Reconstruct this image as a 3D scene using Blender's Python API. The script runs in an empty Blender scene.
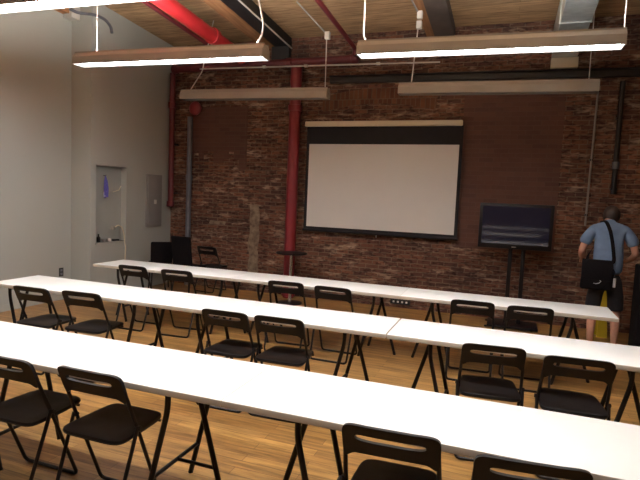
import bpy, bmesh, math, random
from mathutils import Vector, Matrix
random.seed(7)
sc = bpy.context.scene
COL = sc.collection
PI = math.pi

# ------------------------------------------------------------------ camera
H = 1.73
CR = Vector((0.93999614, 0.33857152, 0.04214962))
CU = Vector((-0.06728748, 0.06285053, 0.99575208))
CF = Vector((-0.33448417, 0.93883925, -0.08186088))
FPX = 515.0
cam_d = bpy.data.cameras.new('camera'); cam = bpy.data.objects.new('camera', cam_d); COL.objects.link(cam)
m = Matrix.Identity(4)
for i in range(3):
    m[i][0] = CR[i]; m[i][1] = CU[i]; m[i][2] = -CF[i]
m[2][3] = H
cam.matrix_world = m
cam_d.sensor_width = 36.0; cam_d.sensor_fit = 'HORIZONTAL'
cam_d.lens = FPX / 640.0 * 36.0
cam_d.clip_start = 0.05
sc.camera = cam
YW = 8.25                      # brick wall
XL = -5.97                     # left wall, far part
XN = -6.35                     # left wall, near part
YJ = 6.24                      # where the left wall steps in

def ray(px, py): return CF + CR * ((px - 320) / FPX) - CU * ((py - 240) / FPX)
def at(px, py, y):             # point seen at a photo pixel on the plane y
    d = ray(px, py); p = d * (y / d.y); p.z += H; return p
def atx(px, py, x):
    d = ray(px, py); p = d * (x / d.x); p.z += H; return p
def ceil_z(y): return 4.40 + 0.065 * (YW - y)

# ------------------------------------------------------------------ materials
def new_mat(name):
    mt = bpy.data.materials.new(name); mt.use_nodes = True
    nt = mt.node_tree; return mt, nt, nt.nodes['Principled BSDF']
def N(nt, t, **kw):
    n = nt.nodes.new(t)
    for k, v in kw.items():
        if k in n.inputs: n.inputs[k].default_value = v
        else: setattr(n, k, v)
    return n
def noisy(name, c1, c2, scale=6.0, rough=0.6, metal=0.0, bump=0.0, stretch=(1, 1, 1), spec=None, detail=4.0):
    mt, nt, b = new_mat(name)
    tc = N(nt, 'ShaderNodeTexCoord'); mp = N(nt, 'ShaderNodeMapping'); mp.inputs['Scale'].default_value = stretch
    nt.links.new(tc.outputs['Object'], mp.inputs['Vector'])
    ns = N(nt, 'ShaderNodeTexNoise', Scale=scale, Detail=detail); nt.links.new(mp.outputs[0], ns.inputs['Vector'])
    cr = N(nt, 'ShaderNodeValToRGB')
    cr.color_ramp.elements[0].color = (*c1, 1); cr.color_ramp.elements[1].color = (*c2, 1)
    cr.color_ramp.elements[0].position = .3; cr.color_ramp.elements[1].position = .7
    nt.links.new(ns.outputs['Fac'], cr.inputs['Fac']); nt.links.new(cr.outputs[0], b.inputs['Base Color'])
    b.inputs['Roughness'].default_value = rough; b.inputs['Metallic'].default_value = metal
    if spec is not None: b.inputs['Specular IOR Level'].default_value = spec
    if bump:
        bp = N(nt, 'ShaderNodeBump', Strength=bump, Distance=0.01)
        nt.links.new(ns.outputs['Fac'], bp.inputs['Height']); nt.links.new(bp.outputs[0], b.inputs['Normal'])
    return mt
def emit(name, col, strength):
    mt, nt, b = new_mat(name)
    ns = N(nt, 'ShaderNodeTexNoise', Scale=3.0)
    b.inputs['Base Color'].default_value = (.9, .9, .9, 1)
    b.inputs['Emission Color'].default_value = (*col, 1); b.inputs['Emission Strength'].default_value = strength
    return mt

def brick_mat(name, c1, c2, mortar, bw=.21, bh=.068, ms=.008, pale=None, smooth=False):
    mt, nt, b = new_mat(name); L = nt.links.new
    tc = N(nt, 'ShaderNodeTexCoord'); sx = N(nt, 'ShaderNodeSeparateXYZ'); cx = N(nt, 'ShaderNodeCombineXYZ')
    L(tc.outputs['Object'], sx.inputs[0]); L(sx.outputs['X'], cx.inputs['X']); L(sx.outputs['Z'], cx.inputs['Y'])
    # slight wander of the courses
    wn = N(nt, 'ShaderNodeTexNoise', Scale=1.6, Detail=2.0); L(tc.outputs['Object'], wn.inputs['Vector'])
    vm = N(nt, 'ShaderNodeVectorMath', operation='MULTIPLY_ADD'); L(wn.outputs['Color'], vm.inputs[0])
    vm.inputs[1].default_value = (.03, .02, 0); L(cx.outputs[0], vm.inputs[2])
    br = N(nt, 'ShaderNodeTexBrick'); br.offset = .5
    br.inputs['Scale'].default_value = 1.0; br.inputs['Brick Width'].default_value = bw; br.inputs['Row Height'].default_value = bh
    br.inputs['Mortar Size'].default_value = ms; br.inputs['Mortar Smooth'].default_value = .3; br.inputs['Bias'].default_value = 0
    br.inputs['Color1'].default_value = (*c1, 1); br.inputs['Color2'].default_value = (*c2, 1); br.inputs['Mortar'].default_value = (*mortar, 1)
    L(vm.outputs[0], br.inputs['Vector'])
    big = N(nt, 'ShaderNodeTexNoise', Scale=1.1, Detail=6.0, Roughness=.65); L(tc.outputs['Object'], big.inputs['Vector'])
    rmp = N(nt, 'ShaderNodeValToRGB'); e = rmp.color_ramp.elements
    e[0].position = .3; e[0].color = (.55, .5, .5, 1); e[1].position = .72; e[1].color = (1.35, 1.25, 1.1, 1)
    if smooth: e[0].color = (.85, .83, .83, 1); e[1].color = (1.1, 1.08, 1.05, 1)
    L(big.outputs['Fac'], rmp.inputs['Fac'])
    mu = N(nt, 'ShaderNodeMix', data_type='RGBA', blend_type='MULTIPLY'); mu.inputs['Factor'].default_value = 1
    L(br.outputs['Color'], mu.inputs['A']); L(rmp.outputs[0], mu.inputs['B'])
    col = mu.outputs['Result']
    if pale:
        # old plaster and lime left on single bricks, mostly low on the wall
        mp = N(nt, 'ShaderNodeMapping'); mp.inputs['Scale'].default_value = (2.2, 1, 7.5); L(tc.outputs['Object'], mp.inputs['Vector'])
        pn = N(nt, 'ShaderNodeTexNoise', Scale=1.4, Detail=3.0, Roughness=.6); L(mp.outputs[0], pn.inputs['Vector'])
        r2 = N(nt, 'ShaderNodeValToRGB'); e = r2.color_ramp.elements
        e[0].position = .55; e[0].color = (0, 0, 0, 1); e[1].position = .74; e[1].color = (.8, .8, .8, 1)
        L(pn.outputs['Fac'], r2.inputs['Fac'])
        mx = N(nt, 'ShaderNodeMix', data_type='RGBA'); L(r2.outputs[0], mx.inputs['Factor']); L(col, mx.inputs['A'])
        mx.inputs['B'].default_value = (*pale, 1); col = mx.outputs['Result']
        dn = N(nt, 'ShaderNodeTexNoise', Scale=5.5, Detail=3.0); L(mp.outputs[0], dn.inputs['Vector'])
        r3 = N(nt, 'ShaderNodeValToRGB'); e = r3.color_ramp.elements
        e[0].position = .34; e[0].color = (.4, .36, .4, 1); e[1].position = .5; e[1].color = (1, 1, 1, 1)
        L(dn.outputs['Fac'], r3.inputs['Fac'])
        m3 = N(nt, 'ShaderNodeMix', data_type='RGBA', blend_type='MULTIPLY'); m3.inputs['Factor'].default_value = 1
        L(col, m3.inputs['A']); L(r3.outputs[0], m3.inputs['B']); col = m3.outputs['Result']
    L(col, b.inputs['Base Color']); b.inputs['Roughness'].default_value = .85; b.inputs['Specular IOR Level'].default_value = .25
    bp = N(nt, 'ShaderNodeBump', Strength=.5, Distance=.012); inv = N(nt, 'ShaderNodeMath', operation='SUBTRACT'); inv.inputs[0].default_value = 1
    L(br.outputs['Fac'], inv.inputs[1]); L(inv.outputs[0], bp.inputs['Height']); L(bp.outputs[0], b.inputs['Normal'])
    return mt

def plank_mat(name, c1, c2, gap, pw, ph, rough, ramp=((.7, .65, .6), (1.25, 1.2, 1.1)), bump=.15, grain=(1.5, 18, 1)):
    mt, nt, b = new_mat(name); L = nt.links.new
    tc = N(nt, 'ShaderNodeTexCoord')
    br = N(nt, 'ShaderNodeTexBrick'); br.offset = .37; br.offset_frequency = 2
    br.inputs['Scale'].default_value = 1.0; br.inputs['Brick Width'].default_value = pw; br.inputs['Row Height'].default_value = ph
    br.inputs['Mortar Size'].default_value = .0018; br.inputs['Mortar Smooth'].default_value = .2
    br.inputs['Color1'].default_value = (*c1, 1); br.inputs['Color2'].default_value = (*c2, 1); br.inputs['Mortar'].default_value = (*gap, 1)
    L(tc.outputs['Object'], br.inputs['Vector'])
    mp = N(nt, 'ShaderNodeMapping'); mp.inputs['Scale'].default_value = grain; L(tc.outputs['Object'], mp.inputs['Vector'])
    ns = N(nt, 'ShaderNodeTexNoise', Scale=1.6, Detail=6.0, Roughness=.65); L(mp.outputs[0], ns.inputs['Vector'])
    r = N(nt, 'ShaderNodeValToRGB'); e = r.color_ramp.elements
    e[0].position = .32; e[0].color = (*ramp[0], 1); e[1].position = .68; e[1].color = (*ramp[1], 1)
    L(ns.outputs['Fac'], r.inputs['Fac'])
    mu = N(nt, 'ShaderNodeMix', data_type='RGBA', blend_type='MULTIPLY'); mu.inputs['Factor'].default_value = 1
    L(br.outputs['Color'], mu.inputs['A']); L(r.outputs[0], mu.inputs['B']); L(mu.outputs['Result'], b.inputs['Base Color'])
    b.inputs['Roughness'].default_value = rough
    bp = N(nt, 'ShaderNodeBump', Strength=bump, Distance=.004); L(ns.outputs['Fac'], bp.inputs['Height']); L(bp.outputs[0], b.inputs['Normal'])
    return mt

M = {}
M['brick'] = brick_mat('red brick', (.20, .095, .064), (.09, .049, .042), (.18, .132, .10), pale=(.44, .32, .225))
M['infill'] = brick_mat('smooth red brick', (.13, .063, .049), (.102, .051, .042), (.125, .072, .057), ms=.005, smooth=True)
M['arch'] = brick_mat('arch brick', (.20, .09, .052), (.11, .052, .036), (.16, .11, .08), bw=.075, bh=.24)
M['plaster'] = noisy('old plaster', (.12, .08, .055), (.26, .20, .14), 14, .9, bump=.4)
M['floor'] = plank_mat('honey oak floor', (.43, .25, .085), (.27, .145, .048), (.12, .055, .022), 1.1, .085, .33, ramp=((.45, .42, .40), (1.3, 1.27, 1.2)))
M['ceiling'] = plank_mat('ceiling planks', (.50, .34, .19), (.36, .235, .13), (.06, .03, .015), 3.5, .14, .75, ramp=((.5, .46, .42), (1.25, 1.2, 1.15)), bump=.3)
M['wall'] = noisy('painted wall', (.365, .375, .345), (.385, .395, .365), 1.2, .65)
M['timber'] = noisy('old timber beam', (.22, .10, .04), (.36, .18, .08), 3, .7, bump=.3, stretch=(6, .6, 6))
M['darksteel'] = noisy('dark painted steel', (.014, .013, .014), (.024, .022, .022), 8, .5, .2)
M['duskysteel'] = noisy('old brown painted steel', (.06, .045, .038), (.09, .065, .055), 5, .7)
M['black'] = noisy('black plastic', (.006, .005, .006), (.010, .008, .009), 20, .42, spec=.3)
M['blacktube'] = noisy('black enamelled tube', (.007, .005, .006), (.012, .009, .009), 20, .4, spec=.35)
M['fabric'] = noisy('black fabric', (.004, .003, .004), (.008, .006, .007), 60, .9, bump=.2, spec=.15)
M['white'] = noisy('white laminate', (.80, .80, .79), (.83, .83, .82), 3, .32)
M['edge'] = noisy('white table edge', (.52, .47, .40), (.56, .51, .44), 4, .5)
M['red'] = noisy('red paint', (.44, .022, .028), (.50, .028, .034), 4, .35)
M['dimred'] = noisy('dimmed red paint', (.19, .018, .024), (.24, .024, .03), 4, .4)  # ceiling-pipe red darkened to stand in for weaker light on the wall
M['darkred'] = noisy('old red paint', (.105, .015, .019), (.14, .019, .024), 4, .45)
M['greypipe'] = noisy('grey pipe', (.10, .105, .125), (.14, .145, .17), 8, .5)
M['hood'] = noisy('enamelled lamp hood', (.24, .21, .185), (.28, .245, .215), 5, .45)
M['cord'] = noisy('pale cord', (.55, .50, .46), (.65, .60, .56), 10, .6)
M['greycord'] = noisy('grey cord', (.20, .18, .16), (.27, .24, .22), 10, .6)
M['galv'] = noisy('galvanised steel', (.42, .47, .48), (.58, .63, .64), 7, .38, .6, stretch=(1, 3, 1))
M['cream'] = noisy('cream paint', (.60, .52, .38), (.66, .58, .43), 4, .6)
M['screen'] = noisy('projection fabric', (.60, .59, .575), (.62, .61, .595), 2, .8)
M['screenblack'] = noisy('black masking', (.006, .005, .008), (.009, .008, .012), 5, .8)
M['tvscreen'] = noisy('television glass', (.020, .020, .038), (.023, .023, .042), 2, .04, spec=.6)
M['panel'] = noisy('grey panel', (.20, .19, .19), (.24, .23, .23), 3, .5)
M['paleplate'] = noisy('pale metal', (.55, .52, .48), (.62, .58, .54), 8, .5, .2)
M['shirt'] = noisy('slate blue shirt', (.10, .148, .235), (.14, .20, .31), 9, .85, bump=.3)
M['shorts'] = noisy('dark shorts', (.010, .009, .012), (.016, .014, .018), 25, .85)
M['skin'] = noisy('skin', (.42, .20, .135), (.50, .26, .18), 10, .55)
M['hair'] = noisy('dark hair', (.020, .010, .008), (.035, .018, .012), 40, .6, stretch=(1, 1, .3), bump=.3)
M['eye'] = noisy('eye', (.03, .02, .02), (.04, .03, .03), 10, .2)
M['bagtag'] = noisy('pale tag', (.40, .38, .38), (.48, .46, .46), 10, .6)
M['yellow'] = noisy('yellow plastic', (.44, .33, .015), (.52, .40, .03), 5, .5)
M['blue'] = noisy('blue ribbon', (.05, .06, .30), (.16, .13, .52), 30, .6, stretch=(4, 4, 1))
M['paleblue'] = noisy('pale blue plastic', (.45, .48, .70), (.55, .58, .78), 20, .4)
M['chrome'] = noisy('chrome', (.65, .63, .62), (.75, .73, .72), 5, .2, .9)
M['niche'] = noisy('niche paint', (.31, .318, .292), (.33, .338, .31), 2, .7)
M['diffuser'] = emit('lit fluorescent tubes', (.93, .985, 1.05), 20.0)
M['diffuser_near'] = emit('lit fluorescent tubes in the near rows', (.96, .985, 1.0), 44.0)
M['diffuser_behind'] = emit('lit fluorescent tubes behind the camera', (.985, .98, .96), 22.0)
M['uplight'] = emit('lamp top slots', (1.0, .965, .90), 150.0)
M['deadtube'] = noisy('unlit lamp diffuser', (.20, .185, .17), (.23, .215, .195), 4, .4)
M['rubber'] = noisy('rubber', (.02, .02, .02), (.03, .03, .03), 10, .8)

# ------------------------------------------------------------------ helpers
def add_box(bm, lo, hi, bevel=0.0, seg=2, mtx=None):
    r = bmesh.ops.create_cube(bm, size=1.0); vs = r['verts']
    c = [(lo[i] + hi[i]) / 2 for i in range(3)]; s = [hi[i] - lo[i] for i in range(3)]
    for v in vs: v.co = Vector((v.co.x * s[0] + c[0], v.co.y * s[1] + c[1], v.co.z * s[2] + c[2]))
    if bevel:
        es = list({e for v in vs for e in v.link_edges})
        r = bmesh.ops.bevel(bm, geom=es, offset=bevel, segments=seg, profile=.5, affect='EDGES')
        vs = list({v for f in r['faces'] for v in f.verts} | {v for v in vs if v.is_valid})
    if mtx is not None: bmesh.ops.transform(bm, matrix=mtx, verts=[v for v in vs if v.is_valid])
    return vs
def round_path(pts, rad, n=5):
    pts = [Vector(p) for p in pts]; out = [pts[0]]
    for i in range(1, len(pts) - 1):
        a, p, b = pts[i - 1], pts[i], pts[i + 1]
        d1 = (a - p); d2 = (b - p); r = min(rad, d1.length * .48, d2.length * .48)
        s = p + d1.normalized() * r; e = p + d2.normalized() * r
        for k in range(n + 1):
            t = k / n; out.append(s * (1 - t) ** 2 + p * 2 * t * (1 - t) + e * t * t)
    out.append(pts[-1]); return out
def add_tube(bm, pts, r, n=10, rad=0.0, cap=True):
    pts = round_path(pts, rad) if rad else [Vector(p) for p in pts]
    if isinstance(r, (list, tuple)):
        n_ = len(pts) - 1; rs = []
        for i in range(n_ + 1):
            u = i / n_ * (len(r) - 1); k = min(int(u), len(r) - 2); rs.append(r[k] + (r[k + 1] - r[k]) * (u - k))
    else: rs = [r] * len(pts)
    t0 = (pts[1] - pts[0]).normalized()
    up = Vector((0, 0, 1)) if abs(t0.z) < .9 else Vector((1, 0, 0))
    nrm = (up - t0 * up.dot(t0)).normalized(); rings = []
    for i, p in enumerate(pts):
        if i == 0: t = t0
        elif i == len(pts) - 1: t = (pts[i] - pts[i - 1]).normalized()
        else: t = ((pts[i + 1] - pts[i]).normalized() + (pts[i] - pts[i - 1]).normalized()).normalized()
        nrm = (nrm - t * nrm.dot(t)).normalized(); bn = t.cross(nrm)
        rings.append([bm.verts.new(p + (nrm * math.cos(2 * PI * k / n) + bn * math.sin(2 * PI * k / n)) * rs[i]) for k in range(n)])
    for a, b in zip(rings, rings[1:]):
        for k in range(n): bm.faces.new((a[k], a[(k + 1) % n], b[(k + 1) % n], b[k]))
    if cap: bm.faces.new(rings[0][::-1]); bm.faces.new(rings[-1])
def add_lathe(bm, prof, c, n=24, axis='z'):
    rings = []
    for r, h in prof:
        ring = []
        for k in range(n):
            a = 2 * PI * k / n
            if axis == 'z': p = (c[0] + r * math.cos(a), c[1] + r * math.sin(a), c[2] + h)
            elif axis == 'y': p = (c[0] + r * math.cos(a), c[1] + h, c[2] + r * math.sin(a))
            else: p = (c[0] + h, c[1] + r * math.cos(a), c[2] + r * math.sin(a))
            ring.append(bm.verts.new(p))
        rings.append(ring)
    for a, b in zip(rings, rings[1:]):
        for k in range(n): bm.faces.new((a[k], a[(k + 1) % n], b[(k + 1) % n], b[k]))
    bm.faces.new(rings[0][::-1]); bm.faces.new(rings[-1])
def add_prism(bm, prof, x0, x1, axis='x'):
    def P(a, b, h): return (h, a, b) if axis == 'x' else ((a, h, b) if axis == 'y' else (a, b, h))
    A = [bm.verts.new(P(a, b, x0)) for a, b in prof]; B = [bm.verts.new(P(a, b, x1)) for a, b in prof]
    n = len(prof)
    for k in range(n): bm.faces.new((A[k], A[(k + 1) % n], B[(k + 1) % n], B[k]))
    bm.faces.new(A[::-1]); bm.faces.new(B)
def obj(name, bm, mat, parent=None, loc=None, smooth=True):
    bmesh.ops.recalc_face_normals(bm, faces=bm.faces[:])
    me = bpy.data.meshes.new(name); bm.to_mesh(me); bm.free()
    me.materials.append(M[mat] if isinstance(mat, str) else mat)
    if smooth:
        for p in me.polygons: p.use_smooth = True
        try: me.set_sharp_from_angle(angle=math.radians(35))
        except Exception: pass
    o = bpy.data.objects.new(name, me); COL.objects.link(o)
    if parent: o.parent = parent
    if loc: o.location = loc
    return o
def box_o(name, lo, hi, mat, parent=None, bevel=0.0):
    bm = bmesh.new(); add_box(bm, lo, hi, bevel); return obj(name, bm, mat, parent)
def tube_o(name, pts, r, mat, parent=None, n=10, rad=0.0):
    bm = bmesh.new(); add_tube(bm, pts, r, n, rad); return obj(name, bm, mat, parent)
def tag(o, label, cat, group=None):
    o['label'] = label; o['category'] = cat
    if group: o['group'] = group
    return o
def thing(name, label, cat, loc=(0, 0, 0), rz=0.0, group=None):
    o = bpy.data.objects.new(name, None); COL.objects.link(o); o.location = loc; o.rotation_euler = (0, 0, rz)
    o.empty_display_size = .1
    return tag(o, label, cat, group)
def struct(o): o['kind'] = 'structure'; return o
def copy_tree(o, parent=None):
    c = o.copy(); COL.objects.link(c)
    if parent: c.parent = parent
    for ch in list(o.children): copy_tree(ch, c)
    return c
def local(root, p): return Vector(p) - Vector(root.location)

# ------------------------------------------------------------------ the room
XR, YR = 4.6, -3.2
struct(box_o('floor', (XN - .3, YR - .2, -.1), (XR + .2, YW + .3, 0), 'floor'))
bm = bmesh.new(); add_box(bm, (XN - .3, YW, -.1), (XR + .2, YW + .3, 5.6)); struct(obj('wall_back', bm, 'brick', smooth=False))
bm = bmesh.new()
add_prism(bm, [(YR - .2, ceil_z(YR - .2)), (YW + .3, ceil_z(YW + .3)), (YW + .3, ceil_z(YW + .3) + .12), (YR - .2, ceil_z(YR - .2) + .12)], XN - .3, XR + .2)
struct(obj('ceiling', bm, 'ceiling', smooth=False))
# left wall: a near part, a step, a far part with a niche
NY0, NY1, NZ0, NZ1 = 6.35, 7.03, .88, 2.09
bm = bmesh.new()
add_box(bm, (XN - .3, YR - .2, -.05), (XN, YJ, 5.6))
add_box(bm, (XN - .3, YJ, -.05), (XL - .11, YW + .05, 5.6))
for lo, hi in (((XL - .11, YJ, -.05), (XL, NY0, 5.6)), ((XL - .11, NY1, -.05), (XL, YW + .05, 5.6)),
               ((XL - .11, NY0, -.05), (XL, NY1, NZ0)), ((XL - .11, NY0, NZ1), (XL, NY1, 5.6))):
    add_box(bm, lo, hi)
struct(obj('wall_left', bm, 'wall', smooth=False))
struct(box_o('wall_right', (XR, YR - .2, -.05), (XR + .2, YW + .05, 5.6), 'brick'))
struct(box_o('wall_rear', (XN - .3, YR - .2, -.05), (XR + .2, YR, 5.6), 'brick'))
# niche lining and casing
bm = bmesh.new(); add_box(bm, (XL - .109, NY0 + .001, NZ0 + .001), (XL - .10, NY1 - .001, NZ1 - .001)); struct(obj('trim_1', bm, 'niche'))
bm = bmesh.new(); add_box(bm, (XL - .105, NY0 - .012, NZ0 - .03), (XL + .012, NY1 + .03, NZ0)); struct(obj('trim_2', bm, 'wall'))
bm = bmesh.new(); add_box(bm, (XL - .10, NY1 - .010, NZ0), (XL + .010, NY1 + .03, NZ1 + .0)); struct(obj('trim_3', bm, 'wall'))
# baseboards
struct(box_o('baseboard_left', (XN, YR, 0), (XN + .015, YJ, .09), 'wall'))
# bricked-up openings: panels of newer, smoother red brick, set flush
a, b = at(190, 112, YW), at(248, 112, YW)
bm = bmesh.new(); prof = [(a.x, 3.28), (a.x, 2.36)]; rng = random.Random(11); x_ = a.x
while x_ < b.x - .12:
    z_ = 2.28 + .068 * rng.randint(-3, 3); prof += [(x_ + .001, z_), (min(x_ + .105, b.x - .01), z_)]; x_ += .105
prof += [(b.x, 2.2), (b.x, 3.28)]
add_prism(bm, prof, YW - .010, YW + .02, 'y'); struct(obj('trim_4', bm, 'infill', smooth=False))
a, b = at(465, 95, YW), at(556, 200, YW)
struct(box_o('trim_5', (a.x, YW - .012, 1.05), (b.x + .02, YW + .02, 3.42), 'infill'))
# flat brick arch over the screen
bm = bmesh.new()
cx_, hw, z0 = -2.05, .95, 3.16
prof = []
for k in range(13):
    t = -1 + 2 * k / 12; prof.append((cx_ + hw * t, z0 + .24 + .12 * (1 - t * t)))
for k in range(13):
    t = 1 - 2 * k / 12; prof.append((cx_ + hw * .97 * t, z0 + .12 * (1 - t * t)))
add_prism(bm, prof, YW - .014, YW + .02, 'y'); struct(obj('trim_6', bm, 'arch', smooth=False))
# ragged strip of old plaster on the brick
bm = bmesh.new(); rng = random.Random(3); prof = []
p0, p1 = at(255, 205, YW), at(257, 272, YW)
nseg = 11
for k in range(nseg): prof.append((p0.x - .09 + rng.uniform(-.025, .025), p0.z - (p0.z - .25) * k / (nseg - 1)))
for k in range(nseg): prof.append((p0.x + .09 + rng.uniform(-.025, .025), .25 + (p0.z - .25) * k / (nseg - 1)))
add_prism(bm, prof, YW - .010, YW + .02, 'y'); struct(obj('trim_7', bm, 'plaster', smooth=False))
bm = bmesh.new(); a, b = at(209, 222, YW), at(225, 223, YW)
add_prism(bm, [(a.x, a.z - .03), (b.x, b.z - .035), (b.x + .02, b.z + .03), (a.x + .03, a.z + .035)], YW - .008, YW + .02, 'y'); struct(obj('trim_8', bm, 'plaster', smooth=False))

# ------------------------------------------------------------------ ceiling: beams, pipes, duct
def beam(name, xa, xm, xb, label, first):
    yb0, yb1 = -2.0, YW
    def bz(y): return ceil_z(y) - .15
    t = thing(name, label, 'beam', (xm, YW, 4.2))
    def slab(nm, x0, x1, drop, mat):
        bm = bmesh.new()
        add_prism(bm, [(yb0 - YW, bz(yb0) - drop - 4.2), (0, bz(yb1) - drop - 4.2), (0, ceil_z(yb1) - 4.2), (yb0 - YW, ceil_z(yb0) - 4.2)], x0 - xm, x1 - xm)
        o = obj(nm, bm, mat, t, smooth=False); return o
    slab('timber', xa, xm, 0.0, 'timber')
    o = slab('steel_channel', xm, xb, .01, 'darksteel' if first else 'duskysteel')
    o2 = box_o('bearing_block', (-.06, -.10, -.20), (xb - xm, -.001, bz(YW) - 4.2 - .002), 'darksteel', t)
    o['label'] = 'dark steel channel'; 
    if first:
        c = bmesh.new(); add_tube(c, [(xb - xm + .012, -.02, bz(YW) - .02 - 4.2), (xb - xm + .012, yb0 - YW, bz(yb0) - .02 - 4.2)], .013, 8)
        obj('conduit', c, 'paleplate', t)
    return t
beam('ceiling_beam', -4.13, -3.86, -3.60, 'timber and dark steel ceiling beam with a pale conduit, left one, ending above the red pipes', True)
beam('ceiling_beam', -1.31, -1.19, -.90, 'dark ceiling beam behind the right lit lamp, right of the thin red pipe', False)

def pipe(name, pts, r, mat, label, rad=.12, cat='pipe', n=14, extra=None):
    base = Vector(pts[-1]); t = thing(name, label, cat, base)
    bm = bmesh.new(); add_tube(bm, [Vector(p) - base for p in pts], r, n, rad); obj('pipe_run' if cat == 'pipe' else 'run', bm, mat, t)
    if extra: extra(t, base)
    return t
def clips(ps, r):
    def f(t, base):
        for p in ps:
            q = Vector(p) - base
            box_o('wall_clip', (q.x - r, q.y - r * .6, q.z - .015), (q.x + r, YW - base.y, q.z + .015), 'darksteel', t)
    return f
def collars(ps, r, mat, axis):
    def f(t, base):
        for p in ps:
            bm = bmesh.new(); add_lathe(bm, [(r * .9, -.05), (r, -.045), (r, .045), (r * .9, .05)], Vector(p) - base, 18, axis); obj('coupling', bm, mat, t)
    return f
YP = YW - .16
pipe('sprinkler_main_pipe', [(-4.36, 1.0, ceil_z(1) - .32), (-4.36, YP - .16, ceil_z(YP) - .38)], .105, 'red',
     'thick bright red pipe under the ceiling, running back from the top left', extra=collars([(-4.36, 7.0, ceil_z(7) - .373)], .125, 'red', 'y'))
pipe('sprinkler_branch_pipe', [(-4.66, 1.0, ceil_z(1) - .30), (-4.66, YP - .16, ceil_z(YP) - .36)], .032, 'darkred',
     'slim dark red pipe just left of the thick bright red ceiling pipe')
pipe('sprinkler_branch_pipe', [(-2.42, 1.0, ceil_z(1) - .31), (-2.40, YP - .10, ceil_z(YP) - .31), (-2.40, YP - .10, 3.98)], .034, 'darkred',
     'slim dark red ceiling pipe running back to the left end of the right lit lamp',
     extra=collars([(-2.42, 5.9, ceil_z(5.9) - .31)], .05, 'darkred', 'y'))
hz = 3.94
pipe('cross_pipe', [(-5.86, YP, hz), (-2.36, YP, hz + .02)], .065, 'darkred', 'dark red pipe running sideways along the top of the brick wall',
     extra=collars([(-5.80, YP, hz), (-3.55, YP, hz + .01), (-2.42, YP, hz + .02)], .08, 'darkred', 'x'))
pipe('standpipe', [(-3.42, YP - .01, hz - .07), (-3.42, YP - .01, 0.0)], .095, 'dimred', 'thick red vertical pipe left of the projector screen',
     extra=collars([(-3.42, YP - .01, 3.2), (-3.42, YP - .01, .08)], .118, 'dimred', 'z'))
pipe('drop_pipe', [(-5.86, YP, hz - .07), (-5.86, YP, 1.47)], .05, 'darkred', 'dark red vertical pipe in the corner beside the painted wall',
     extra=lambda t, b: (collars([(-5.86, YP, 1.50), (-5.86, YP, 3.3)], .07, 'darkred', 'z')(t, b), clips([(-5.86, YP, 2.6), (-5.86, YP, 1.7)], .04)(t, b)))
pipe('grey_pipe', [(-5.53, YW - .07, 3.10), (-5.53, YW - .07, 0.0)], .048, 'greypipe', 'grey vertical pipe on the brick left of the bricked-up window',
     extra=collars([(-5.53, YW - .07, 2.0)], .06, 'greypipe', 'z'))
p = at(194, 108, YW - .12)
t = thing('fire_bell', 'round red fire bell high on the brick near the left corner', 'bell', (p.x, YW, p.z))
bm = bmesh.new(); add_lathe(bm, [(.05, 0), (.055, -.05), (.12, -.06), (.125, -.09), (.10, -.12), (.05, -.135), (.01, -.14)], (0, 0, 0), 24, 'y'); obj('gong', bm, 'dimred', t)
box_o('back_box', (-.06, -.05, -.06), (.06, -.001, .06), 'darkred', t, .008)
# conduits along and down the brick
pa, pb = at(200, 69, YW - .29), at(440, 62, YW - .29)
pipe('conduit_line', [pa, pb], .012, 'cord', 'thin pale conduit running sideways below the dark red cross pipe', cat='conduit', n=8,
     extra=lambda t, b: [box_o('clamp', tuple(Vector((x, pb.y, pa.z + (pb.z - pa.z) * (x - pa.x) / (pb.x - pa.x))) - b - Vector((.03, .03, .02))),
                               tuple(Vector((x, pb.y, pa.z + (pb.z - pa.z) * (x - pa.x) / (pb.x - pa.x))) - b + Vector((.03, .012, .02))), 'paleplate', t, .004) for x in (-3.95, -3.2, -2.0)])
pipe('conduit_line', [at(598, 92, YW - .03), at(585, 226, YW - .03)], .014, 'greycord', 'thin grey conduit hanging down the brick between television and person', cat='conduit', n=8,
     extra=clips([at(591, 160, YW - .03), at(586, 215, YW - .03)], .02))
pr = at(617, 150, YW - .05).x
pipe('drain_pipe', [(pr, YW - .05, 3.50), (pr, YW - .05, 2.12), (pr, YW - .05, 1.95)], .034, 'darksteel', 'dark vertical pipe on the brick above the person',
     extra=lambda t, b: (collars([(pr, YW - .05, 2.35)], .045, 'greypipe', 'z')(t, b), clips([(pr, YW - .05, 3.0), (pr, YW - .05, 2.02)], .04)(t, b)))
za = at(330, 82, YW - .05).z
t = thing('steel_rail', 'long dark steel rail along the brick above the projector screen', 'rail', (-.5, YW, za))
t.rotation_euler = (0, .012, 0)
box_o('rail_bar', (at(330, 82, YW - .05).x + .5, -.07, -.05), (2.6, -.001, .05), 'darksteel', t, .006)
box_o('rail_flange', (at(330, 82, YW - .05).x + .5, -.11, .05), (2.6, -.001, .062), 'darksteel', t, .003)
# duct
x0, x1 = .47, .80
t = thing('air_duct', 'galvanised air duct under the ceiling at the top right', 'duct', (x0, YW, 3.9))
bm = bmesh.new(); add_prism(bm, [(-.10, -.06), (-.10, ceil_z(YW) - 3.9 - .12), (-5, ceil_z(YW - 5) - 3.9 - .12), (-5, .33)], 0, x1 - x0); obj('duct_body', bm, 'galv', t, smooth=False)
for yy in (-1.3, -2.5, -3.7):
    zb = -.06 + (.39) * (-yy - .1) / 4.9
    bm = bmesh.new(); add_box(bm, (-.015, yy - .015, zb - .012), (x1 - x0 + .015, yy + .015, ceil_z(YW + yy) - 3.9 - .10)); obj('joint_band', bm, 'galv', t)
box_o('end_collar', (.0, -.12, -.20), (x1 - x0 + .02, -.001, -.055), 'cream', t, .005)
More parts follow.
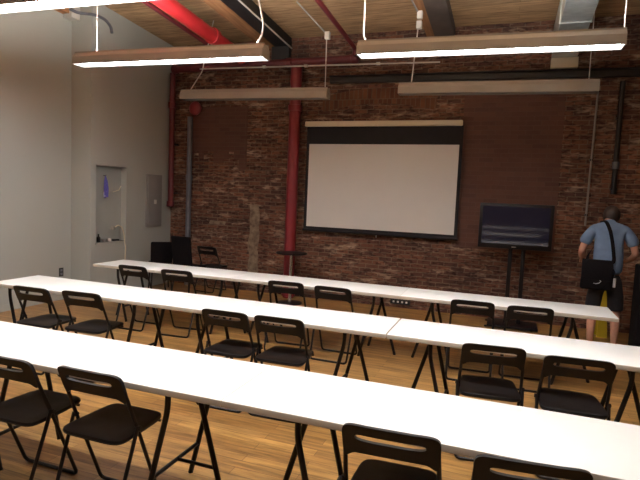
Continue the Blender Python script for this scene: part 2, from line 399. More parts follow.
# timber plate, white bracket and hose at the top of the left wall
t = thing('roof_timber', 'short brown timber under the ceiling at the top left wall', 'timber', (XN, 5.6, 4.35))
bm = bmesh.new(); add_prism(bm, [(-3.5, .07), (.62, -.08), (.62, .07), (-3.5, .30)], .001, .13); obj('timber_body', bm, 'timber', t, smooth=False)
p = atx(76, 23, XN + .1); 
t = tag(box_o('steel_bracket', (XN + .002, YJ - .17, 4.22), (XN + .17, YJ - .002, 4.58), 'paleplate', None, .006), 'white bracket at the end of the short timber in the top left', 'bracket')
hp = [atx(70, 9, XL + .06), atx(78, 13, XL + .06), atx(95, 14.5, XL + .08), atx(106, 20, XL + .07), atx(111, 27, XL + .05), atx(112, 33, XL + .02)]
b0 = hp[-1].copy()
bm = bmesh.new(); add_tube(bm, [q - b0 for q in hp], .022, 10, .15); t = obj('flexible_conduit', bm, 'greypipe'); t.location = b0
tag(t, 'grey curved hose crossing the painted wall near the ceiling, top left', 'hose')

# ------------------------------------------------------------------ lamps
LW = .088      # half width
def lamp(x0, x1, y, z, lit, label, group, cords, dm='diffuser', tilt=.016):
    z -= .5 * tilt * (x1 - x0)
    t = thing('fluorescent_lamp', label, 'lamp', ((x0 + x1) / 2, y, z), 0, group)
    t.rotation_euler = (0, tilt, 0); rotm = Matrix.Rotation(-tilt, 3, 'Y')
    hl = (x1 - x0) / 2
    bm = bmesh.new()
    # hood: folded sheet, open below
    out = [(-LW, 0), (-LW * .92, .09), (-.05, .135), (-.05, .152), (-.046, .152), (-.046, .136), (.046, .136), (.046, .152), (.05, .152), (.05, .135), (LW * .92, .09), (LW, 0)]
    inn = [(LW - .006, 0), (LW * .92 - .006, .085), (.045, .128), (-.045, .128), (-LW * .92 + .006, .085), (-LW + .006, 0)]
    add_prism(bm, out + inn, -hl, hl)
    obj('hood', bm, 'hood', t, smooth=False)
    for s in (-1, 1):
        bm = bmesh.new(); add_prism(bm, out, s * hl, s * (hl + .012)); obj('end_cap', bm, 'hood', t, smooth=False)
    if lit:
        bm = bmesh.new()
        add_prism(bm, [(-LW * .92, .030), (LW * .92, .030), (LW * .9, .062), (-LW * .9, .062)], -hl + .01, hl - .01)
        o = obj('diffuser', bm, dm, t, smooth=False); o['label'] = 'glowing white diffuser'
        bm = bmesh.new(); add_box(bm, (-hl + .1, -.042, .1355), (hl - .1, .042, .139)); obj('top_slot', bm, 'uplight', t)
    else:
        bm = bmesh.new()
        add_prism(bm, [(-LW + .010, .006), (-.04, .001), (.04, .001), (LW - .010, .006), (LW * .8, .05), (-LW * .8, .05)], -hl + .01, hl - .01)
        obj('diffuser', bm, 'deadtube', t, smooth=False)
    for pts, r, mat in cords:
        tube_o('hanger_cord', [rotm @ (Vector(p) - Vector(t.location) - (Vector((0, 0, tilt * ((x1 - x0) / 2 + p[0] - t.location.x) )) if i_ == 0 else Vector((0, 0, 0)))) for i_, p in enumerate(pts)], r, mat, t, 8, .05)
    return t
def up(x, y, z, dx=0, dy=0): return [(x, y, z + .12), (x + dx, y + dy, ceil_z(y + dy) - .0)]
LZ = 3.205
g = 'fluorescent lamps on cords'
lamp(-5.0, -2.5, 3.27, LZ, True, 'lit fluorescent lamp cut off by the top left corner of the photo', g, [(up(-4.6, 3.27, LZ), .005, 'cord'), (up(-2.9, 3.27, LZ), .005, 'cord')], 'diffuser_near')
y1 = 5.02
wc = [Vector((-2.62, y1, LZ + .12)), Vector((-2.53, y1, LZ + .20)), Vector((-2.52, y1, LZ + .32)), Vector((-2.58, y1, LZ + .55)), Vector((-2.60, y1, LZ + .75)), Vector((-2.56, y1, LZ + 1.0)), Vector((-2.56, y1, ceil_z(y1)))]
lamp(-5.0, -2.49, y1, LZ, True, 'lit fluorescent lamp on the left, below the bright red ceiling pipe', g,
     [(up(-4.72, y1, LZ), .005, 'cord'), (wc, .009, 'cord')])
y2 = 5.24
lamp(-1.52, .87, y2, LZ - .01, True, 'lit fluorescent lamp on the right, above the projector screen', g,
     [([(-1.43, y2, LZ + .11), (-1.49, y2, LZ + .18), (-1.49, y2, ceil_z(y2))], .009, 'cord'), (up(.87, y2, LZ), .005, 'cord')])
y3 = 7.13
def hang_box(t, x, z):
    o = box_o('junction_box', (x - t.location.x - .035, -.035, z - .05 - t.location.z), (x - t.location.x + .035, .035, z + .05 - t.location.z), 'paleplate', t, .006)
t = lamp(-4.96, -2.52, y3, LZ - .01, False, 'unlit fluorescent lamp on the left, in front of the red standpipe', g,
     [([(-4.86, y3, LZ + .1), (-4.62, y3, LZ + .42), (-4.50, y3 + .1, ceil_z(y3) - .05)], .008, 'cord'), ([(-2.56, y3, LZ + .11), (-2.57, y3, 4.02)], .007, 'cord'),
      ([(-2.57, y3, 4.10), (-2.95, y3 - .25, ceil_z(6.9) - .03)], .012, 'greycord')])
hang_box(t, -2.57, 4.06)
t = lamp(-1.47, .95, y3, LZ - .02, False, 'unlit fluorescent lamp on the right, just above the projector screen', g,
     [([(-1.32, y3, LZ + .1), (-1.27, y3, 4.05)], .008, 'cord'), ([(-1.27, y3, 4.25), (-1.40, y3 - .3, ceil_z(6.9) - .03)], .012, 'greycord'), (up(.85, y3, LZ), .005, 'cord')])
hang_box(t, -1.27, 4.08); hang_box(t, -1.27, 4.21)
lamp(-1.5, .93, 3.27, LZ, True, 'lit fluorescent lamp above the middle table row, beyond the top edge of the photo', g, [(up(-1.3, 3.27, LZ), .005, 'cord')], 'diffuser_near')
lamp(-5.0, -2.5, 1.35, LZ, True, 'lit fluorescent lamp above the left end of the nearest table row, beyond the photo edge', g, [(up(-4.6, 1.35, LZ), .005, 'cord')], 'diffuser_behind')
lamp(-1.5, .93, 1.35, LZ, True, 'lit fluorescent lamp over the nearest chairs, beyond the top edge of the photo', g, [(up(-1.3, 1.35, LZ), .005, 'cord')], 'diffuser_behind')

# ------------------------------------------------------------------ tables
TL, TW, TH, TT = 2.05, .585, .73, .034
def make_trestle(root, x, s):
    """s = +1: single leg towards +x"""
    bm = bmesh.new(); zt = TH - TT
    add_tube(bm, [(x, .05, zt - .016), (x, TW - .05, zt - .016)], .014, 8)
    tr = obj('trestle', bm, 'blacktube', root)
    for yy in (.06, TW - .08):
        tube_o('bent_leg', [(x, yy, zt - .002), (x, yy, zt - .10), (x - s * .145, yy, .0)], .0155, 'blacktube', tr, 10, .09)
    zc = .20; xc = x - s * .145 * (1 - zc / .60)
    tube_o('crossbar', [(xc, .06, zc), (xc, TW - .08, zc)], .012, 'blacktube', tr, 8)
    ym = TW * .5
    tube_o('prop_leg', [(x + s * .012, ym, zt - .004), (x + s * .215, ym, 0)], .0155, 'blacktube', tr, 10)
    xp = x + s * (.012 + .203 * (1 - zc / .69))
    tube_o('strut', [(xc, ym, zc), (xp, ym, zc)], .010, 'blacktube', tr, 8)
def make_table(label, x, y, legs):
    t = thing('trestle_table', label, 'table', (x, y, 0), 0, 'white trestle tables set end to end')
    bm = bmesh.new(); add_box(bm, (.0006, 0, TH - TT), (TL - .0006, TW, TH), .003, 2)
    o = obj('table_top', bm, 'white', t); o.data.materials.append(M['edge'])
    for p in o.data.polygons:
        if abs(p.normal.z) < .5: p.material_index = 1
    for lx, s in legs: make_trestle(t, lx, s)
    return t
yF, yM, yB = 2.133, 3.752, 5.367
xF, xM, xB = -3.287 - TL, -4.884, -5.092
L2 = [(.36, -1), (TL - .345, 1)]
make_table('white table at the left end of the nearest row, cut by the photo edge', xF, yF, L2)
make_table('white table in the nearest row, behind the two chairs at the lower left', xF + TL, yF, L2)
make_table('white table in the nearest row, filling the lower right of the photo', xF + 2 * TL, yF, [(.385, -1), (TL - .345, 1)])
for k_, w_ in ((0, 'left'), (1, 'right')):
    make_table('white table behind the nearest row, seen only in the television reflection, %s one of two' % w_, -2.95 + k_ * TL, .51, L2)
make_table('white table at the left end of the middle row, by the painted wall', xM, yM, [(.21, -1), (TL - .30, 1)])
make_table('white table in the middle of the middle row, ending at the dark seam', xM + TL, yM, [(.37, -1), (TL - .335, 1)])
make_table('white table right of the dark seam in the middle row', xM + 2 * TL + .010, yM, [(.32, -1), (TL - .42, 1)])
make_table('white table at the left end of the row nearest the brick wall', xB, yB, [(.36, -1), (TL - .13, 1)])
make_table('white table in the middle of the row nearest the brick wall', xB + TL, yB, [(.36, -1), (TL - .29, 1)])
make_table('white table at the right end of the back row, in front of the person', xB + 2 * TL, yB, [(.34, -1), (TL - .38, 1)])

# ------------------------------------------------------------------ folding chairs
def spow(v, e): return math.copysign(abs(v) ** e, v)
CH = .80
def make_chair():
    t = thing('folding_chair', '', 'chair')
    # backrest with a slot
    bm = bmesh.new(); n = 48; a, hb = .206, .078; zc = CH - hb
    def P(x, z, f):
        bow = -.022 * (1 - (x / a) ** 2); lean = (CH - z) * .40
        return Vector((x, bow + lean + (.010 if f else -.010), z))
    ro, ri = [], []
    for f in (0, 1):
        o_, i_ = [], []
        for k in range(n):
            th = 2 * PI * (k + .5) / n; c, s = math.cos(th), math.sin(th)
            x = a * spow(c, .28); z = zc + hb * spow(s, .42)
            if s < 0:
                z += .020 * (1 - (x / a) ** 2); z -= .075 * max(0, (abs(x) / a - .74) / .26) ** 1.6 * (-s)
            o_.append(bm.verts.new(P(x, z, f)))
            xi = a * .72 * spow(c, .30); zi = zc + .018 + .0155 * spow(s, .6)
            i_.append(bm.verts.new(P(xi, zi, f)))
        ro.append(o_); ri.append(i_)
    for k in range(n):
        j = (k + 1) % n
        bm.faces.new((ro[0][k], ro[0][j], ri[0][j], ri[0][k])); bm.faces.new((ro[1][k], ri[1][k], ri[1][j], ro[1][j]))
        bm.faces.new((ro[0][k], ro[1][k], ro[1][j], ro[0][j])); bm.faces.new((ri[0][k], ri[0][j], ri[1][j], ri[1][k]))
    obj('backrest', bm, 'black', t)
    # seat: rounded, slightly dished, narrower in front
    bm = bmesh.new(); n = 40; rings = []
    y0, y1, zs = -.002, .41, .45
    def S(th, k):
        c, s = math.cos(th), math.sin(th)
        yy = (y0 + y1) / 2 + (y1 - y0) / 2 * spow(s, .30) * k
        w = .208 - .022 * (yy - y0) / (y1 - y0)
        return w * spow(c, .30) * k, yy
    for k, z in ((.98, zs - .024), (1.0, zs - .014), (.985, zs - .002), (.93, zs), (.6, zs - .004), (.25, zs - .007)):
        rings.append([bm.verts.new((*S(2 * PI * i / n, k), z)) for i in range(n)])
    for A, B in zip(rings, rings[1:]):
        for i in range(n): bm.faces.new((A[i], A[(i + 1) % n], B[(i + 1) % n], B[i]))
    bm.faces.new(rings[0][::-1]); bm.faces.new(rings[-1])
    obj('seat', bm, 'black', t)
    R_ = .0105
    def yt(z): return .33 * (CH - z) / CH
    tube_o('front_frame', [(-.193, yt(CH - .03), CH - .03), (-.206, yt(.5), .5), (-.206, yt(.011), .011), (.206, yt(.011), .011), (.206, yt(.5), .5), (.193, yt(CH - .03), CH - .03)], R_, 'blacktube', t, 10, .035)
    tube_o('rear_frame', [(-.216, yt(.49), .49), (-.205, -.045, .011), (.205, -.045, .011), (.216, yt(.49), .49)], R_, 'blacktube', t, 10, .035)
    for s in (-1, 1):
        bm = bmesh.new(); add_lathe(bm, [(.012, -.016), (.014, -.012), (.014, .012), (.012, .016)], (s * .214, yt(.475), .475), 12, 'x'); obj('pivot', bm, 'blacktube', t)
    tube_o('seat_rail', [(-.184, .36, .420), (.184, .36, .420)], .008, 'blacktube', t, 8)
    return t
kx = .972
rowF = [(-2.60, 2.065, 0.0), (-2.017, 2.095, 0.0), (-.393, 2.083, .04), (.163, 2.047, .10)]
rowM = [(-4.195, 3.63, .02), (-3.64, 3.685, .06), (-2.123, 3.675, .01), (-1.64, 3.69, .03), (-.01, 3.677, .10), (.516, 3.632, .06)]
rowB = [(-4.41, 5.305, 0), (-3.75, 5.31, .08), (-2.28, 5.295, .07), (-1.71, 5.258, -.03), (-.244, 5.29, .04), (.293, 5.29, .09)]
lF = ['black folding chair cut by the photo\'s left edge at the nearest table', 'black folding chair at lower left, second from the left at the nearest table',
      'black folding chair at the bottom middle of the photo, at the nearest table', 'black folding chair cut by the bottom edge, rightmost at the nearest table']
o6 = ['leftmost', 'second from the left', 'third from the left', 'fourth from the left', 'fifth from the left', 'rightmost']
lM = ['black folding chair, %s at the middle table row' % o for o in o6]
lB = ['black folding chair, %s at the table row nearest the brick wall' % o for o in o6]
proto = make_chair(); first = True
for rows, labs in ((rowF, lF), (rowM, lM), (rowB, lB)):
    for (x, y, rz), lab in zip(rows, labs):
        c = proto if first else copy_tree(proto); first = False
        c.location = (x * kx, y * kx, 0); c.rotation_euler = (0, 0, rz); c['label'] = lab; c['group'] = 'black folding chairs'
p = at(205.5, 250, 7.75)
c = copy_tree(proto); c.location = (p.x + .02, 7.74, 0); c.rotation_euler = (0, 0, -.12)
c['label'] = 'black folding chair standing alone against the brick, left of the red standpipe'; c['group'] = 'black folding chairs'

# ------------------------------------------------------------------ padded chairs in the far left corner
def padded_chair(label, x, y, w, ztop, rz):
    t = thing('padded_chair', label, 'chair', (x, y, 0), rz, 'padded chairs in the far corner')
    h = w / 2
    bm = bmesh.new(); add_box(bm, (-h, -.05, .42), (h, .42, .49), .025, 3); obj('seat', bm, 'fabric', t)
    bm = bmesh.new(); vs = add_box(bm, (-h, -.035, .50), (h, .03, ztop), .022, 3)
    for v in bm.verts: v.co.y -= (v.co.z - .5) ** 2 * .28
    obj('backrest', bm, 'fabric', t)
    for sx in (-1, 1):
        tube_o('leg', [(sx * (h - .03), .38, .43), (sx * (h - .01), .40, 0)], .012, 'blacktube', t)
        tube_o('leg', [(sx * (h - .03), -.02, .56), (sx * (h - .03), -.0, .43), (sx * (h - .01), -.07, 0)], .012, 'blacktube', t)
    return t
pa = at(158, 242, 7.35); padded_chair('black padded chair by the painted wall in the far left corner, shorter of the two', pa.x + .07, 7.36, .36, pa.z + .01, .75)
pb = at(182.5, 236.5, 7.25); padded_chair('black padded chair in front of the grey pipe, taller of the two in the corner', pb.x + .04, 7.22, .37, pb.z + .01, -.05)

# ------------------------------------------------------------------ round pedestal table by the standpipe
p = at(291.5, 252.5, 7.65)
t = thing('pedestal_table', 'small round black table on a chrome stem before the red standpipe', 'table', (p.x, 7.65, 0))
bm = bmesh.new(); add_lathe(bm, [(.235, -.024), (.25, -.02), (.25, -.004), (.245, 0)], (0, 0, p.z), 32); obj('table_top', bm, 'black', t)
bm = bmesh.new(); add_lathe(bm, [(.03, .02), (.026, .05), (.026, p.z - .05), (.06, p.z - .024)], (0, 0, 0), 20); o = obj('stem', bm, 'chrome', t); o['label'] = 'chrome stem'
bm = bmesh.new(); add_lathe(bm, [(.20, 0), (.20, .012), (.05, .03)], (0, 0, 0), 28); obj('base', bm, 'black', t)

# ------------------------------------------------------------------ projector screen
YS = YW - .10
a, b = at(306, 121.5, YS), at(463, 120.5, YS); c0, c1 = at(310, 143, YS), at(459, 146, YS); d0, d1 = at(306, 226, YS), at(454, 235, YS)
xl, xr = (c0.x + d0.x) / 2, (c1.x + d1.x) / 2; zb, zt = (d0.z + d1.z) / 2, (c0.z + c1.z) / 2
zc = (a.z + b.z) / 2
t = thing('projector_screen', 'pulled-down white projector screen hanging on the brick wall', 'screen', ((xl + xr) / 2, YS, zb))
X = lambda v: v - t.location.x
Z = lambda v: v - zb
box_o('casing', (X(a.x), -.05, Z(zc - .085)), (X(b.x), .05, Z(zc)), 'cream', t, .012)
for xx in (X(a.x) + .15, X(b.x) - .19): box_o('hanging_bracket', (xx, .045, Z(zc - .06)), (xx + .04, .099, Z(zc - .02)), 'paleplate', t, .004)
bm = bmesh.new(); add_box(bm, (X(xl - .05), -.004, -.045), (X(xr + .05), .0, Z(zc - .08))); obj('black_border', bm, 'screenblack', t)
bm = bmesh.new(); add_box(bm, (X(xl), -.006, 0), (X(xr), -.0045, Z(zt))); o = obj('screen_fabric', bm, 'screen', t); o['label'] = 'white screen fabric'
bm = bmesh.new(); add_tube(bm, [(X(xl - .06), -.002, -.06), (X(xr + .06), -.002, -.06)], .022, 12); obj('bottom_bar', bm, 'screenblack', t)
bm = bmesh.new(); add_tube(bm, [(0, -.002, -.08), (.0, -.002, -.12)], .008, 8); obj('pull_tab', bm, 'paleplate', t)

# ------------------------------------------------------------------ television on a stand
YT = 7.75
a, b, c0, d0 = at(480, 203, YT), at(554, 205, YT), at(478, 246, YT), at(552, 252.5, YT)
xl, xr = (a.x + c0.x) / 2, (b.x + d0.x) / 2; zt, zb = (a.z + b.z) / 2, (c0.z + d0.z) / 2
xm, zm = (xl + xr) / 2, (zt + zb) / 2; hw, hh = (xr - xl) / 2, (zt - zb) / 2
t = thing('television', 'black flat television mounted on a two-pole stand before the brick wall', 'television', (xm, YT, zb))
bm = bmesh.new(); add_box(bm, (-hw, 0, 0), (hw, .045, 2 * hh), .006, 2); obj('housing', bm, 'black', t)
bm = bmesh.new(); add_box(bm, (-hw + .045, -.0015, .065), (hw - .045, .003, 2 * hh - .042)); o = obj('screen_glass', bm, 'tvscreen', t); o['label'] = 'dark glossy screen'
bm = bmesh.new(); add_box(bm, (-hw * .6, .045, .1), (hw * .6, .085, hh * 1.6), .01, 2); obj('rear_housing', bm, 'black', t)
bm = bmesh.new(); add_box(bm, (-.03, -.002, .022), (.03, .002, .034)); o = obj('maker_mark', bm, 'paleplate', t); o['label'] = 'small pale maker mark'
t.rotation_euler = (math.radians(1.7), 0, 0)
p1, p2 = at(509, 270, YT + .12), at(522, 270, YT + .12)
t = thing('television_stand', 'black stand with two poles holding up the television', 'stand', (xm, YT + .12, 0))
for px_ in (p1.x, p2.x):
    bm = bmesh.new(); add_box(bm, (px_ - xm - .028, -.02, .04), (px_ - xm + .028, .03, zm + .1), .004); obj('pole', bm, 'blacktube', t)
bm = bmesh.new(); add_box(bm, (p1.x - xm - .1, -.034, zm - .12), (p2.x - xm + .1, -.02, zm + .12)); obj('mount_plate', bm, 'blacktube', t)
bm = bmesh.new(); add_box(bm, (p1.x - xm - .25, -.28, .015), (p2.x - xm + .25, .22, .04), .006); obj('base', bm, 'black', t)
for sx in (-.38, .38):
    for sy in (-.22, .16):
        bm = bmesh.new(); add_lathe(bm, [(.02, 0), (.02, .015)], (sx * .8, sy, 0), 12); obj('foot', bm, 'rubber', t)

# ------------------------------------------------------------------ small things on the walls
a, b = atx(146, 174, XL), atx(160, 226, XL)
t = thing('electrical_panel', 'grey electrical panel on the painted wall right of the niche', 'panel', (XL, (a.y + b.y) / 2, b.z))
hy = (b.y - a.y) / 2; hz_ = a.z - b.z
box_o('panel_box', (0.0, -hy, 0), (.03, hy, hz_), 'panel', t, .004)
box_o('panel_door', (.03, -hy * .86, hz_ * .05), (.04, hy * .86, hz_ * .95), 'panel', t, .003)
o = box_o('door_latch', (.04, -.03, hz_ * .44), (.055, .03, hz_ * .52), 'paleplate', t, .004); o['label'] = 'pale door latch'
p = atx(61, 272, XN)
t = thing('power_outlet', 'dark wall outlet low on the painted wall at left', 'outlet', (XN, p.y, p.z))
box_o('cover_plate', (.001, -.04, -.065), (.008, .04, .065), 'darksteel', t, .002)
for dz in (-.028, .028): box_o('socket', (.008, -.02, dz - .018), (.012, .02, dz + .018), 'greypipe', t, .002)
p = at(400, 306.5, YW - .01)
t = thing('outlet_strip', 'low outlet strip with four pale sockets on the brick base', 'outlet', (p.x, YW, .10))
box_o('strip_housing', (-.16, -.035, -.04), (.16, -.001, .04), 'darksteel', t, .004)
for k in range(4): box_o('socket', (-.12 + .07 * k, -.04, -.014), (-.09 + .07 * k, -.035, .014), 'paleplate', t, .001)
# in and about the niche
p = atx(105, 176, XL - .07)
t = thing('ribbon_bunch', 'bunch of blue ribbons hanging inside the wall niche', 'ribbon', (XL - .06, p.y, p.z))
rng = random.Random(5)
tube_o('hook', [(-.04, 0, .01), (0, 0, .0), (.012, 0, .02)], .005, 'darksteel', t, 8, .01)
for k in range(6):
    oy = rng.uniform(-.035, .035); L_ = rng.uniform(.26, .36); ox = rng.uniform(-.02, .02)
    bm = bmesh.new(); add_tube(bm, [(0, 0, .005), (ox * .6, oy * .6, -.08), (ox, oy, -.2), (ox, oy * .9, -L_)], [.006, .013, .016, .012], 8); obj('ribbon', bm, 'blue', t)
bm = bmesh.new(); add_box(bm, (.005, -.05, -.33), (.018, -.015, -.25), .004); o = obj('badge', bm, 'paleblue', t); o['label'] = 'pale badge'
zs = NZ0
def small(name, px, lab, cat, prof, mat, dx=-.045):
    q = atx(px, 242, XL + dx); bm = bmesh.new(); add_lathe(bm, prof, (0, 0, 0), 16); o = obj(name, bm, mat); o.location = (XL + dx, q.y, zs); return tag(o, lab, cat)
small('dark_bottle', 98.5, 'small dark bottle on the niche sill, at its left end', 'bottle', [(.026, 0), (.028, .01), (.028, .075), (.012, .095), (.012, .13)], 'black', -.05)
small('grey_cup', 104.5, 'small grey cup on the niche sill, beside the dark bottle', 'cup', [(.022, 0), (.03, .01), (.034, .05)], 'greycord')
small('white_jar', 109.5, 'small white jar in the middle of the niche sill', 'jar', [(.028, 0), (.03, .01), (.03, .04), (.024, .05)], 'paleplate')
q = atx(115, 242, XL - .045); o = box_o('black_box', (-.03, -.065, 0), (.03, .065, .028), 'black', None, .004); o.location = (XL - .045, q.y, zs); tag(o, 'flat black box on the niche sill, right of the white jar', 'box')
cp = [atx(x, y, XL + .02) for x, y in ((114, 228), (118, 225), (122, 227), (124, 234), (124.5, 241), (125.5, 248), (125, 259), (124.5, 272))]
b0 = cp[-1].copy(); t = thing('loose_cable', 'grey cable with a connector curling out of the niche and down the wall', 'cable', b0)
bm = bmesh.new(); add_tube(bm, [v - b0 for v in cp], .009, 8, .03); obj('cable', bm, 'cream', t)
cc = cp[0] - b0
bm = bmesh.new(); add_box(bm, (cc.x - .025, cc.y - .05, cc.z - .028), (cc.x + .02, cc.y + .015, cc.z + .022), .008); obj('connector', bm, 'greycord', t)
p = atx(124, 193, XL - .095)
tube = [atx(113, 192, XL - .095), atx(119, 190, XL - .095), atx(121, 186, XL - .095)]
b0 = tube[0].copy(); bm = bmesh.new(); add_tube(bm, [v - b0 for v in tube], .008, 8, .02); o = obj('wire_stub', bm, 'cream'); o.location = b0; tag(o, 'short pale wire sticking out inside the niche, right of the blue ribbons', 'wire')

# ------------------------------------------------------------------ yellow caution sign by the wall
p = at(603, 334, 7.72)
t = thing('floor_sign', 'folded yellow plastic floor sign by the wall, seen between the person\'s legs', 'sign', (p.x - .01, 7.85, 0), .1)
for s, nm in ((-1, 'front_panel'), (1, 'rear_panel')):
    bm = bmesh.new()
    add_prism(bm, [(-.065, 0), (.065, 0), (.03, .60), (.018, .64), (-.018, .64), (-.03, .60)], -.008, .008, 'y')
    for v in bm.verts: v.co.y += s * (.012 + .06 * (1 - v.co.z / .64))
    obj(nm, bm, 'yellow', t, smooth=False)
# ------------------------------------------------------------------ dark case at the right edge
p = at(637, 290, 6.9)
t = thing('upright_case', 'tall dark upright case at the right edge of the photo, beside the person', 'case', (p.x + .20, 6.95, 0))
box_o('case_body', (-.20, -.16, .03), (.20, .16, 1.10), 'fabric', t, .02)
tube_o('handle', [(-.07, 0, 1.095), (-.07, 0, 1.15), (.07, 0, 1.15), (.07, 0, 1.095)], .01, 'black', t, 8, .02)
for sx in (-.15, .15):
    for sy in (-.11, .11):
        bm = bmesh.new(); add_lathe(bm, [(.02, -.012), (.03, -.008), (.03, .008), (.02, .012)], (sx, sy, .03), 14, 'x'); obj('wheel', bm, 'rubber', t)

# ------------------------------------------------------------------ the person
def skin(name, verts, edges, mat, parent=None, sub=2, root=0):
    me = bpy.data.meshes.new(name); me.from_pydata([v[0] for v in verts], edges, []); me.update()
    o = bpy.data.objects.new(name, me); COL.objects.link(o)
    md = o.modifiers.new('s', 'SKIN'); md.use_smooth_shade = True; md.branch_smoothing = .4
    for i, v in enumerate(verts):
        r = v[1] if isinstance(v[1], tuple) else (v[1], v[1])
        me.skin_vertices[0].data[i].radius = r
        me.skin_vertices[0].data[i].use_root = (i == root)
    sb = o.modifiers.new('u', 'SUBSURF'); sb.levels = sub; sb.render_levels = sub
    dg = bpy.context.evaluated_depsgraph_get()
    nm = bpy.data.meshes.new_from_object(o.evaluated_get(dg))
    COL.objects.unlink(o); bpy.data.objects.remove(o)
    bm = bmesh.new(); bm.from_mesh(nm); return bm
PX, PY = 1.21, 7.02
V, E_ = [], []
def vv(p, r): V.append((Vector(p), r)); return len(V) - 1
def chain(start, items):
    k = start
    for p, r in items:
        j = vv(p, r); E_.append((k, j)); k = j
    return k
pel = vv((0, 0, .93), (.135, .10))
up_ = chain(pel, [((0, .01, 1.10), (.125, .09)), ((0, .03, 1.28), (.14, .10)), ((0, .07, 1.47), (.13, .09))])
neck = chain(up_, [((0, .11, 1.56), .060), ((0, .16, 1.60), .056), ((.02, .215, 1.625), (.066, .074)), ((.03, .225, 1.68), (.076, .09)), ((.03, .205, 1.73), (.062, .074))])
HAND = []
for s in (-1, 1):
    sh = chain(up_, [((s * .165, .07, 1.485), .06), ((s * .245, .045, 1.37), .047), ((s * .292, .04, 1.215), .04)])
    wr = chain(sh, [((s * .275, .13, 1.15), .038), ((s * .25, .25, 1.11), .027)])
    pm = chain(wr, [((s * .238, .29, 1.10), (.022, .034)), ((s * .228, .335, 1.09), (.018, .036))])
    HAND.append((s, pm, wr))
    hp_ = chain(pel, [((s * .085, .0, .86), .095)])
    chain(hp_, [((s * .11, .02, .66), .078), ((s * .125, .02, .47), .055), ((s * .128, -.02, .34), .056), ((s * .13, -.025, .20), .042), ((s * .13, -.03, .08), .034), ((s * .135, .03, .045), (.036, .032)), ((s * .142, .11, .032), (.038, .024))])
body_bm = skin('person', V, E_, 'skin')
# fingers, nose and ears become part of the same mesh
def merge(dst, src):
    me = bpy.data.meshes.new('tmp'); src.to_mesh(me); src.free(); dst.from_mesh(me); bpy.data.meshes.remove(me)
for s, pm, wr in HAND:
    base = V[pm][0]
    for k, (dx, L_) in enumerate(((-.026, .072), (-.009, .080), (.008, .075), (.024, .058))):
        b_ = base + Vector((dx * .9, .0, 0)); 
        add_tube(body_bm, [b_ + Vector((0, -.02, 0)), b_ + Vector((dx * .2, .03, -.004)), b_ + Vector((dx * .2, .03 + L_ * .4, -.022)), b_ + Vector((dx * .15, .03 + L_ * .5, -.022 - L_ * .4))], [.0085, .009, .0082, .006], 8, .012)
    bt = V[wr][0] + Vector((-s * .012, .035, 0))
    add_tube(body_bm, [bt, bt + Vector((-s * .032, .025, -.006)), bt + Vector((-s * .045, .06, -.016)), bt + Vector((-s * .038, .085, -.024))], [.011, .0105, .009, .0065], 8, .01)
hc = Vector((.03, .225, 1.67))
add_tube(body_bm, [hc + Vector((0, .075, .018)), hc + Vector((0, .10, -.008)), hc + Vector((0, .112, -.026)), hc + Vector((0, .085, -.036))], [.006, .011, .014, .008], 8)
for s in (-1, 1):
    add_tube(body_bm, [hc + Vector((s * .070, .0, -.03)), hc + Vector((s * .082, -.008, -.008)), hc + Vector((s * .085, -.012, .015)), hc + Vector((s * .076, -.002, .028))], [.007, .011, .012, .006], 8)
add_tube(body_bm, [hc + Vector((-.024, .082, -.052)), hc + Vector((0, .092, -.053)), hc + Vector((.024, .082, -.052))], [.004, .007, .004], 8)
person = obj('person', body_bm, 'skin'); person.location = (PX, PY, 0); person.rotation_euler = (0, 0, 0)
tag(person, 'person in a blue shirt and dark shorts standing with back turned by the brick wall', 'person')
for s in (-1, 1):
    bm = bmesh.new(); bmesh.ops.create_uvsphere(bm, u_segments=12, v_segments=8, radius=.012)
    bmesh.ops.translate(bm, vec=hc + Vector((s * .03, .080, .012)), verts=bm.verts); obj('eye', bm, 'eye', person)
# hair
bm = bmesh.new(); bmesh.ops.create_uvsphere(bm, u_segments=28, v_segments=18, radius=1)
for v in bm.verts:
    d = v.co.copy(); k = 1 + .02 * math.sin(d.x * 17 + d.z * 11) * math.sin(d.y * 13)
    v.co = Vector((d.x * .095, d.y * .110, d.z * .118)) * k + Vector((.03, .203, 1.668))
kill = [f for f in bm.faces if (lambda c: (c.z < 1.565) or (c.y > .265 and c.z < 1.73) or (c.y > .225 and c.z < 1.655))(f.calc_center_median())]
bmesh.ops.delete(bm, geom=kill, context='FACES')
sol = bmesh.ops.solidify(bm, geom=bm.faces[:], thickness=.012)
obj('hair', bm, 'hair', person)
# shirt
V, E_ = [], []
a0 = vv((0, -.005, .93), (.172, .128)); 
c_ = chain(a0, [((0, 0, 1.04), (.178, .122)), ((0, .02, 1.18), (.178, .122)), ((0, .05, 1.35), (.185, .124)), ((0, .07, 1.475), (.155, .112))])
chain(c_, [((0, .105, 1.56), (.082, .078)), ((0, .135, 1.60), (.070, .068))])
for s in (-1, 1): chain(c_, [((s * .168, .07, 1.49), .080), ((s * .242, .047, 1.38), .076), ((s * .275, .042, 1.29), .074)])
obj('shirt', skin('shirt', V, E_, 'shirt'), 'shirt', person)
# shorts
V, E_ = [], []
a0 = vv((0, 0, .93), (.150, .115)); chain(a0, [((0, 0, 1.0), (.145, .11))])
for s in (-1, 1): chain(a0, [((s * .088, 0, .84), .112), ((s * .115, .015, .66), .098), ((s * .125, .015, .54), .092), ((s * .125, .015, .505), .091)])
obj('shorts', skin('shorts', V, E_, 'shorts'), 'shorts', person)
for s in (-1, 1):
    bm = bmesh.new(); add_box(bm, (s * .14 - .05, -.09, 0.001), (s * .14 + .05, .18, .07), .03, 3)
    for v in bm.verts:
        if v.co.y > .08: v.co.z *= .75
    obj('shoe', bm, 'black', person)
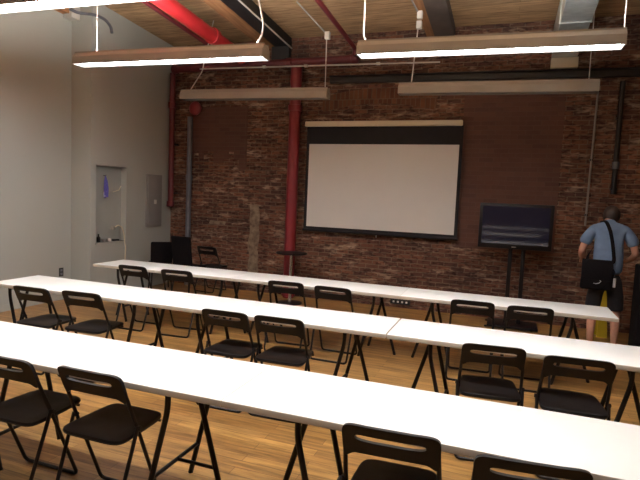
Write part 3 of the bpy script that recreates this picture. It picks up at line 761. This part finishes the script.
# messenger bag
pb = at(597, 273, PY - .16)
bag = thing('messenger_bag', 'black messenger bag on the back and left hip of the person', 'bag', (pb.x - .005, PY - .165, pb.z - .17), -.12)
bm = bmesh.new(); add_box(bm, (-.16, -.05, -.03), (.16, .05, .33), .03, 3)
for v in bm.verts: v.co.x *= 1 - .10 * (v.co.z / .33 - .5)
obj('bag_body', bm, 'fabric', bag)
bm = bmesh.new(); add_box(bm, (-.163, -.066, .09), (.163, -.048, .335), .008, 2); obj('flap', bm, 'fabric', bag)
bm = bmesh.new(); add_tube(bm, [(-.03, -.068, .055), (.0, -.068, .05), (.03, -.068, .06), (.05, -.068, .085), (.035, -.068, .095)], [.002, .004, .005, .005, .002], 8); o = obj('emblem', bm, 'bagtag', bag); o['label'] = 'small pale curved emblem'
bm = bmesh.new(); add_box(bm, (.175, -.03, .02), (.205, -.018, .13), .004); o = obj('hang_tag', bm, 'bagtag', bag); o['label'] = 'pale hanging tag'
tube_o('tag_cord', [(.15, -.01, .25), (.188, -.024, .20), (.19, -.024, .125)], .005, 'fabric', bag, 8, .02)
def wl(p): 
    q = Vector(p) + Vector((PX, PY, 0)) - Vector(bag.location); return Matrix.Rotation(.12, 3, 'Z') @ q
strap = [Vector((.135, .0, .29)), wl((.04, -.135, 1.12)), wl((.03, -.125, 1.22)), wl((.008, -.105, 1.36)), wl((-.015, -.07, 1.48)), wl((-.05, .01, 1.585)), wl((-.085, .10, 1.60)), wl((-.08, .20, 1.50)), wl((-.10, .205, 1.32)), wl((-.20, .12, 1.17)), wl((-.235, -.03, 1.10)), Vector((-.15, .02, .27))]
bm = bmesh.new(); pts = round_path(strap, .05, 4)
rows = []
for i, q in enumerate(pts):
    tn = (pts[min(i + 1, len(pts) - 1)] - pts[max(i - 1, 0)]).normalized()
    outw = q - wl((0, .05, q.z)); outw.z = 0
    cen = wl((0, .05, 0)); outw = Vector((q.x - cen.x, q.y - cen.y, .25)); outw = (outw - tn * outw.dot(tn)).normalized()
    sd = tn.cross(outw).normalized() * .021
    rows.append([bm.verts.new(q + sd * a_ + outw * b_) for a_, b_ in ((-1, 0), (1, 0), (1, .004), (-1, .004))])
for A, B in zip(rows, rows[1:]):
    for k in range(4): bm.faces.new((A[k], A[(k + 1) % 4], B[(k + 1) % 4], B[k]))
bm.faces.new(rows[0][::-1]); bm.faces.new(rows[-1])
obj('strap', bm, 'fabric', bag)

# ------------------------------------------------------------------ faint indoor air light and output
w = bpy.data.worlds.new('world'); sc.world = w; w.use_nodes = True
w.node_tree.nodes['Background'].inputs[0].default_value = (.6, .7, 1, 1); w.node_tree.nodes['Background'].inputs[1].default_value = .05
vs = sc.view_settings
vs.view_transform = 'Standard'; vs.look = 'None'; vs.gamma = 1; vs.use_curve_mapping = False; vs.exposure = 0.4
sc.cycles.use_denoising = True
